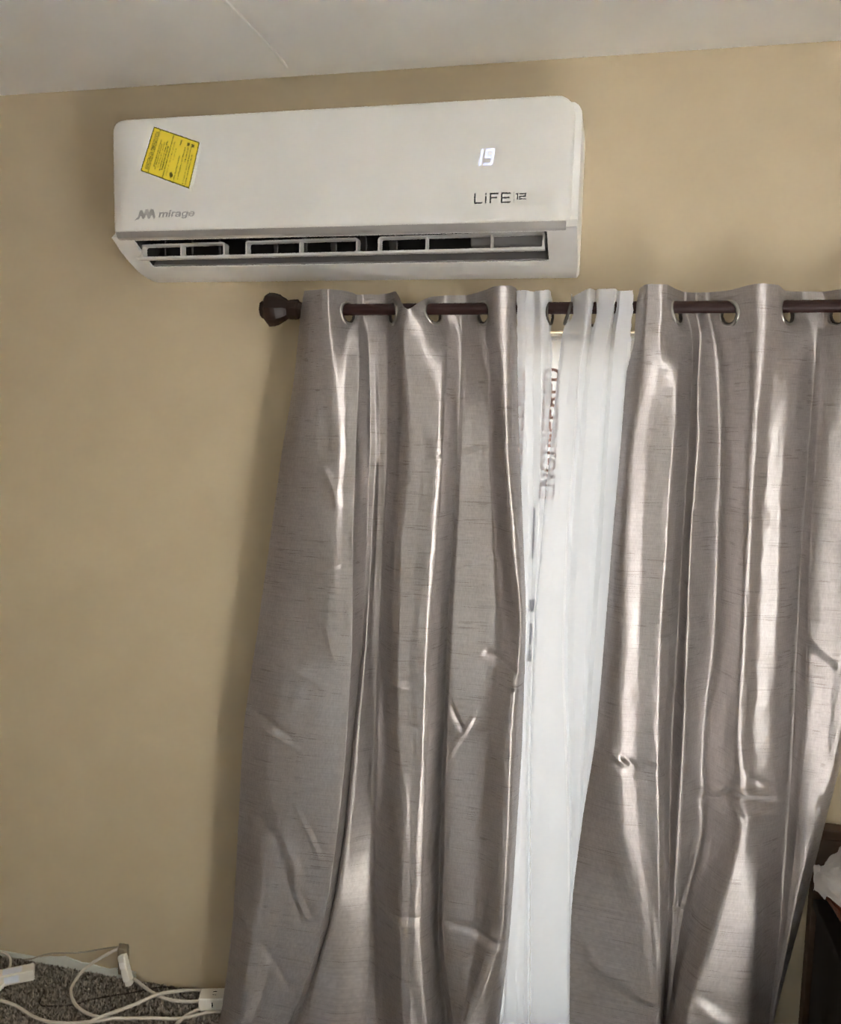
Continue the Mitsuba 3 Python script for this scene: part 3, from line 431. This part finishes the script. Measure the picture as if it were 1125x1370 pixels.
LCREASE = [(-0.460,1.320,-0.417,1.357,2.5,5),(-0.454,1.338,-0.417,1.365,-2,5),(-0.377,1.410,-0.332,1.429,2,4),(-0.370,1.402,-0.329,1.422,-2,4),(-0.316,1.432,-0.269,1.448,2.5,5),(-0.316,1.415,-0.272,1.432,-2.5,5),(-0.501,1.220,-0.476,1.254,3,5),(-0.703,1.137,-0.615,1.149,1.5,5),(-0.623,1.146,-0.532,1.191,3,5),(-0.317,1.165,-0.241,1.207,-3,5),(-0.325,0.876,-0.288,0.809,-6,6),(-0.288,0.806,-0.269,0.843,8,5),(-0.288,0.806,-0.328,0.740,6,6),(-0.273,0.838,-0.185,0.850,-3,7),(-0.285,0.806,-0.188,0.830,3,7),(-0.241,0.987,-0.160,0.952,-13,13),(-0.191,0.933,-0.156,0.931,9,9),(-0.306,0.365,-0.190,0.349,-6,10),(-0.195,0.337,-0.303,0.272,6,14),(-0.237,0.346,-0.179,0.344,-13,9),(-0.789,0.825,-0.679,0.766,-3,8),(-0.792,0.798,-0.664,0.741,3,9),(-0.802,0.595,-0.699,0.506,-5,16),(-0.699,0.524,-0.665,0.452,5,14),(-0.666,0.606,-0.603,0.479,2.5,8),(-0.656,0.599,-0.576,0.456,-2,9),(-0.662,0.489,-0.676,0.376,4,10),(-0.689,0.430,-0.657,0.324,-4,9),(-0.815,0.327,-0.763,0.269,4,14),(-0.763,0.269,-0.687,0.149,-4,12),(-0.657,0.398,-0.601,0.273,-3,10),(-0.670,0.377,-0.614,0.303,2,8),(-0.455,0.374,-0.349,0.376,-4,9),(-0.458,0.359,-0.374,0.351,3,8),(-0.430,0.929,-0.364,0.955,2,8),(-0.442,0.914,-0.413,0.909,5,10),(-0.463,0.841,-0.377,0.815,-2,7),(-0.661,1.390,-0.600,1.360,3,14),(-0.600,1.376,-0.574,1.311,4,12),(-0.765,1.003,-0.729,0.945,-3,12),(-0.702,0.939,-0.594,0.888,2.5,12),(-0.596,1.025,-0.581,0.958,3,7),(-0.672,1.670,-0.199,1.664,-1.2,3)]
RCREASE = [(0.031,0.809,0.058,0.791,7,9),(0.057,0.801,0.081,0.782,-6,8),(0.038,0.789,0.074,0.773,-4,9),(0.110,0.802,0.143,0.798,4,10),(0.260,0.763,0.363,0.750,15,9),(0.273,0.742,0.371,0.723,-26,13),(0.241,0.721,0.269,0.761,7,8),(0.199,0.688,0.265,0.729,-14,15),(0.296,0.704,0.268,0.756,-5,7),(0.302,0.792,0.362,0.757,4,9),(0.147,1.347,0.190,1.343,7,14),(0.163,1.314,0.198,1.331,-4,12),(0.392,1.088,0.457,1.033,6,16),(0.404,1.058,0.462,1.010,-5,14),(0.441,0.730,0.457,0.756,-4,9),(0.231,0.307,0.275,0.279,8,12),(0.219,0.329,0.318,0.299,-5,18),(-0.034,0.354,0.029,0.243,-5,18),(0.026,0.312,0.162,0.258,4,16),(0.060,0.266,0.171,0.231,-3,12),(0.167,0.468,0.212,0.445,-6,12),(0.181,0.466,0.227,0.461,5,10),(0.036,1.672,0.414,1.673,-1.2,3),(0.115,1.661,0.143,1.665,3,6),(0.159,1.665,0.179,1.654,3,6)]
ROWK = np.array([385, 413, 450, 500, 600, 720, 850, 980, 1100, 1230, 1370, 1640], float)
def cloth(lines, nr, dens, seed, crease=(), amp=.0, vamp=.0):
    A = np.array(lines)                                   # (lines, rows, 3)
    rr = np.linspace(0, 1, nr)**1.0*(ROWK[-1]-ROWK[0])+ROWK[0]
    B = PchipInterpolator(ROWK, A, axis=1)(rr)            # (lines, nr, 3)
    ref = A[:, 4, :2]; d = np.linalg.norm(np.diff(ref, axis=0), axis=1).clip(.006)
    u = np.r_[0, np.cumsum(d)]
    cols = np.unique(np.concatenate([np.linspace(u[i], u[i+1], max(4, int(d[i]/dens))+1) for i in range(len(d))]))
    G = PchipInterpolator(u, B, axis=0)(cols).transpose(1, 0, 2)   # (nr, nc, 3)
    q = np.stack([cols[None]*7+0*rr[:, None], rr[:, None]*.006+0*cols[None], 0*G[..., 0]], -1)
    G[..., 1] += amp*(meshkit.fbm(q*np.array([3.2, .9, 1]), 3, seed)-.5)*np.clip((rr-440)/160, 0, 1)[:, None]
    q2 = np.stack([cols[None]*60+0*rr[:, None], rr[:, None]*.045+0*cols[None], 0*G[..., 0]], -1)
    G[..., 1] += vamp*(meshkit.fbm(q2, 2, seed+9)-.5)*np.clip((rr-440)/100, 0, 1)[:, None]
    X, Z = G[..., 0].copy(), G[..., 2].copy()
    for x0, z0, x1, z1, a, w in crease:
        dx, dz = x1-x0, z1-z0; t = ((X-x0)*dx+(Z-z0)*dz)/(dx*dx+dz*dz); tc = np.clip(t, 0, 1)
        dist = np.hypot(X-x0-tc*dx, Z-z0-tc*dz)
        G[..., 1] -= a*.00080*np.exp(-(dist/(w*.00095))**2)*np.clip(1.15-np.abs(tc-.5)*1.1, 0, 1)
    G[..., 1] = np.minimum(G[..., 1], -.012)
    return G, cols, rr, u
def cloth_mesh(G, cols, rr, holes=(), hr=.02):
    nr, nc = G.shape[:2]; keep = np.ones((nr-1, nc-1), bool)
    C = (G[:-1, :-1]+G[1:, 1:])/2
    for c in holes: keep &= np.linalg.norm(C-c, axis=-1) > hr
    uv = np.stack([G[..., 2], np.broadcast_to(cols[None], (nr, nc))], -1).reshape(-1, 2)
    return trimesh.Trimesh(G.reshape(-1, 3), grid_faces(nr, nc, keep), process=False), uv
def grommets(G, cols, u, idx, zc, key, matr, R=.0236, r=.0036, label=None):
    out = []
    for i in idx:
        j = int(np.argmin(abs(cols-u[i]))); k = int(np.argmin(abs(G[:, j, 2]-zc)))
        j0, j1 = max(j-5, 0), min(j+5, len(cols)-1)
        du = G[k, j1]-G[k, j0]; dv = G[min(k+6, len(G)-1), j]-G[max(k-6, 0), j]
        nrm = np.cross(du, dv); nrm /= np.linalg.norm(nrm)
        if nrm[1] > 0: nrm = -nrm
        c = G[k, j].copy(); c[1] = RY; out.append(c.copy()); c = c+nrm*.0015
        g = add('grommet', ring(c, nrm, R, r, flat=1.0), matr, True, key, label=label)
        if matr == 'm_nickel': add('collar', ring(c-nrm*.001, nrm, R-.0035, .0022, flat=1.6), 'm_dark_ring', True, g, label='dark inner collar')
    return out
zc = RZ-.0095
G, cl, rr, u = cloth(LEFT, 620, .0021, 11, LCREASE, .005, .0014)
hl = grommets(G, cl, u, (3, 9, 12, 17), zc, 'curtain', 'm_nickel', label='silver ring')
m, uv = cloth_mesh(G, cl, rr, hl, .0225)
scene['curtain__panel'] = mikit.ply(m, 'm_satin', smooth=True, uv=uv)
tag('curtain', 'grey satin curtain left of the white sheers, hanging below the air conditioner', 'curtain')
G, cl, rr, u = cloth(RIGHT, 620, .0021, 23, RCREASE, .005, .0014)
hr_ = grommets(G, cl, u, (4, 8, 11, 14), zc, 'curtain_001', 'm_nickel', label='silver ring')
m, uv = cloth_mesh(G, cl, rr, hr_, .0225)
scene['curtain_001__panel'] = mikit.ply(m, 'm_satin', smooth=True, uv=uv)
tag('curtain_001', 'grey satin curtain right of the white sheers, bunched by the dark nightstand', 'curtain')
def hem_strip(G, cl, rr, nb, i0, i1, key):
    Gh = G[nb:, i0:i1].copy(); Gh[..., 1] -= .0012
    m, uv = cloth_mesh(Gh, cl[i0:i1], rr[nb:]); add('side_hem', m, 'm_sheer_hem', True, key, uv=uv, label='narrow bright hem')
def sheer(key, lines, rings, seed, hems, label):
    G, cl, rr, u = cloth(lines, 520, .0015, seed, (), .004, .0008)
    w = np.sin(rr*.11)*.0012+np.sin(rr*.31+seed)*.0008         # wavy selvedges
    for j in range(4): G[:, j, 0] += w*(4-j)/4; G[:, -1-j, 0] += w[::-1]*(4-j)/4
    hs = grommets(G, cl, u, rings, zc-.002, key, 'm_dark_ring', .0215, .003, label='dark bronze ring')
    m, uv = cloth_mesh(G, cl, rr, hs, .0205)
    scene[key+'__panel'] = mikit.ply(m, 'm_sheer', smooth=True, uv=uv); tag(key, label, 'sheer curtain')
    nb = int(np.searchsorted(rr, 457)); Gh = G[:nb].copy(); Gh[..., 1] += .0016
    m, uv = cloth_mesh(Gh, cl, rr[:nb], hs, .0205); add('top_hem', m, 'm_sheer_hem', True, key, uv=uv, label='doubled top hem')
    for h in hems:
        j = 0 if h == 0 else int(np.argmin(abs(cl-u[h])))-3; hem_strip(G, cl, rr, nb, j, j+(4 if h == 0 else 7), key)
sheer('sheer_curtain', SHEER_LEFT, (4,), 31, (0, 4), 'narrow white sheer curtain gathered beside the left grey curtain')
sheer('sheer_curtain_001', SHEER_RIGHT, (1, 4), 37, (3, 9), 'wider white sheer curtain gathered beside the right grey curtain')

# ------------------------------------------------------------------ cables at the foot of the wall
def cable(key, pts, r, mat, label, cat_='cable', lift=.006):
    q = np.array([(x, y, (z[0] if z else r*.9+lift)) for x, y, *z in pts], float)
    path = smooth_path(q, 8); path[:, 2] = np.maximum(path[:, 2], r*.8+.002); path[:, 1] = np.minimum(path[:, 1], -r*1.05-.0005)
    return add(key, tube(path, r, 10), mat, True, label=label, cat=cat_)
cable('power_cable', [(-1.198, -.004, .088), (-1.225, -.012, .075), (-1.262, -.022, .052), (-1.297, -.034, .022), (-1.300, -.065), (-1.285, -.097), (-1.247, -.133), (-1.199, -.154), (-1.16, -.158), (-1.044, -.131), (-.956, -.106), (-.919, -.08), (-.885, -.066)], .0042, 'm_cable', 'off white power cable looping from the wall hole across the carpet')
cable('power_cable', [(-1.158, -.012, .012), (-1.133, -.022), (-1.081, -.047), (-1.025, -.059), (-.98, -.053), (-.945, -.043, .012)], .0045, 'm_cable', 'off white cable running from the white plug to the socket block')
cable('power_cable', [(-1.20, -.23, .006), (-1.128, -.144, .021), (-1.097, -.103, .018), (-1.06, -.062, .021), (-1.026, -.033, .016), (-.982, -.008), (-.941, -.006), (-.925, -.008), (-.90, -.006)], .0045, 'm_cable', 'off white cable curving along the wall behind the socket block')
cable('power_cable', [(-.99, -.24), (-.968, -.127), (-.958, -.097), (-.941, -.072), (-.928, -.058, .012)], .0045, 'm_cable', 'off white cable coming towards the camera from the socket block')
cable('power_cable', [(-1.56, -.15), (-1.439, -.166), (-1.39, -.173), (-1.32, -.196), (-1.275, -.203), (-1.177, -.178), (-1.12, -.15)], .0042, 'm_cable', 'off white cable crossing the carpet at the lower left corner')
cable('power_cable', [(-1.568, -.008, .016), (-1.545, -.008, .014), (-1.515, -.03), (-1.494, -.069), (-1.480, -.088, .012)], .0038, 'm_cable', 'short off white cable rising from the white charger to the wall')
cable('thin_wire', [(-1.56, -.006, .004), (-1.534, -.006, .004), (-1.48, -.005, .008), (-1.428, -.004, .030), (-1.337, -.004, .050), (-1.225, -.004, .084), (-1.200, -.004, .090)], .0018, 'm_wire', 'thin grey wire drooping along the foot of the wall', 'wire')
cable('dark_cord', [(-1.377, -.091), (-1.362, -.099), (-1.337, -.148), (-1.299, -.144), (-1.263, -.132), (-1.237, -.111), (-1.201, -.084), (-1.141, -.051), (-1.096, -.021), (-1.066, -.009), (-1.039, -.009), (-1.013, -.027), (-.976, -.037), (-.942, -.017), (-.92, -.008)], .0020, 'm_dark_cord', 'thin dark brown cord lying on the carpet', 'cord', .001)
# socket block
sb = 'socket_block'; tag(sb, 'white socket block on the carpet beside the left grey curtain', 'power strip')
def place(m, loc, rz, rx=0):
    m = m.copy(); m.apply_transform(trimesh.transformations.rotation_matrix(rx, (1, 0, 0))); m.apply_transform(trimesh.transformations.rotation_matrix(rz, (0, 0, 1))); m.apply_translation(loc); return m
SL, SR = (-.905, -.042, .005), .28
add('housing', place(bx(-.045, .06, -.022, .022, 0, .034, .005), SL, SR), 'm_plug', 35, sb)
for x in (-.012, .02):
    for dy in (-.006, .006):
        add('slot', place(bx(x, x+.009, dy-.0012, dy+.0012, .0335, .0344), SL, SR), 'm_slot', False, sb)
    add('slot', place(bx(x+.001, x+.004, -.0226, -.0219, .012, .024), SL, SR), 'm_slot', False, sb)
# wall outlet and plug
oc = 'wall_outlet'; tag(oc, 'small brown outlet box at the foot of the wall, above the pale strip', 'outlet')
add('box', bx(-1.203, -1.181, -.016, .002, .018, .094, .004), 'm_outlet', 30, oc)
add('cover_rim', bx(-1.206, -1.178, -.003, .001, .014, .098, .0012), 'm_outlet', False, oc)
pl = 'white_plug'; tag(pl, 'white plug leaning on the wall outlet', 'plug')
def tilt(m):
    m = m.copy(); m.apply_transform(trimesh.transformations.rotation_matrix(-.36, (0, 1, 0))); m.apply_transform(trimesh.transformations.rotation_matrix(-.15, (1, 0, 0))); m.apply_translation((-1.172, -.027, .047)); return m
add('body', tilt(bx(-.0105, .0105, -.010, .010, -.030, .038, .004)), 'm_plug', 35, pl)
add('grip', tilt(bx(-.0085, .0085, -.0085, .0085, -.041, -.030, .003)), 'm_plug', 35, pl)
add('mark', tilt(bx(-.008, .008, -.0114, -.0108, .006, .022)), 'm_label_white', False, pl)
# charger at the left edge
ch = 'charger'; tag(ch, 'white charger with a pale blue printed label on the carpet at the left edge', 'charger')
CL, CR = (-1.452, -.085, .006), .62
add('body', place(bx(-.045, .042, -.018, .018, 0, .030, .004), CL, CR), 'm_plug', 35, ch)
add('printed_label', place(bx(-.030, .005, -.0184, -.0178, .006, .026), CL, CR), 'm_label_blue', False, ch, label='pale blue printed label')
add('printed_label', place(bx(-.034, .012, -.012, .012, .0298, .0304), CL, CR), 'm_label_blue', False, ch, label='pale blue printed label')
cable('power_cable', [(-1.478, -.105, .016), (-1.466, -.128, .012), (-1.480, -.152, .010), (-1.52, -.160, .010), (-1.56, -.15, .010)], .0048, 'm_plug', 'white cable curling out of the charger at the left edge')

# ------------------------------------------------------------------ dark furniture at the right edge
hb = 'headboard'; tag(hb, 'dark brown wooden board standing against the wall behind the nightstand', 'headboard')
add('board', bx(.462, 1.6, -.034, -.004, 0, .640, .003), 'm_dark_wood', False, hb)
add('top_rail', bx(.458, 1.604, -.038, -.002, .632, .656, .004), 'm_dark_wood', 30, hb)
ns = 'nightstand'; tag(ns, 'black wooden nightstand at the right edge under the bowl', 'nightstand')
add('cabinet', bx(.472, .95, -.42, -.042, .04, .482, .003), 'm_black_wood', False, ns)
add('tabletop', bx(.464, .96, -.43, -.040, .480, .502, .004), 'm_black_wood', 30, ns)
add('drawer', bx(.48, .93, -.432, -.418, .27, .46, .003), 'm_black_wood', False, ns)
add('drawer', bx(.48, .93, -.432, -.418, .06, .25, .003), 'm_black_wood', False, ns)
for x, y in ((.48, -.40), (.93, -.40), (.48, -.06), (.93, -.06)): add('foot', bx(x-.015, x+.015, y-.015, y+.015, 0, .042), 'm_black_wood', False, ns)
bc = np.array([.586, -.236, .5025])
bowl = lathe([(0, 0), (.06, 0), (.066, .004), (.088, .026), (.118, .062), (.145, .104), (.152, .112), (.147, .114), (.138, .104), (.112, .066), (.082, .03), (.06, .012), (0, .010)], 'z', 56)
bowl.vertices += bc
scene['wooden_bowl'] = mikit.ply(bowl, 'm_bowl', smooth=35); tag('wooden_bowl', 'reddish brown bowl on the black nightstand with a plastic bag over its rim', 'bowl')
# crumpled clear-white plastic bag slumped over the rim
na, nl = 120, 46
aa = np.linspace(0, 2*np.pi, na, endpoint=False); pv = np.linspace(0, 1, nl)
pr = PchipInterpolator([0, .25, .5, .7, .85, 1], [.0, .075, .122, .150, .165, .171])(pv)
ph = PchipInterpolator([0, .25, .5, .7, .85, 1], [.164, .163, .160, .154, .146, .136])(pv)
Pp = np.stack([np.cos(aa)[None]*pr[:, None], np.sin(aa)[None]*pr[:, None], ph[:, None]+0*aa[None]], -1)
nz = (meshkit.fbm(Pp*np.array([22, 22, 22]), 4, 5)-.5); nz2 = np.abs(meshkit.fbm(Pp*np.array([40, 40, 26]), 3, 8)-.5)
Pp *= (1+.30*nz[..., None]*np.array([1, 1, .9])); Pp[..., 2] += .045*nz-.04*nz2*pv[:, None]
Pp[..., 2] += np.where(pv[:, None] > .8, (pv[:, None]-.8)*.12*np.sin(aa*7+1), 0)*.4
rad = np.hypot(Pp[..., 0], Pp[..., 1]); need = np.where(Pp[..., 2] < .122, .158, 0); sc_ = np.maximum(rad, need)/np.maximum(rad, 1e-6)
Pp[..., 0] *= sc_; Pp[..., 1] *= sc_; Pp += bc
I, J = np.meshgrid(np.arange(nl-1), np.arange(na), indexing='ij'); J2 = (J+1) % na
Fq = np.stack([I*na+J, I*na+J2, (I+1)*na+J2, (I+1)*na+J], -1).reshape(-1, 4)
scene['plastic_bag'] = mikit.ply((Pp.reshape(-1, 3), Fq), 'm_bag', smooth=True)
tag('plastic_bag', 'crumpled whitish plastic bag slumped over the brown bowl', 'plastic bag')
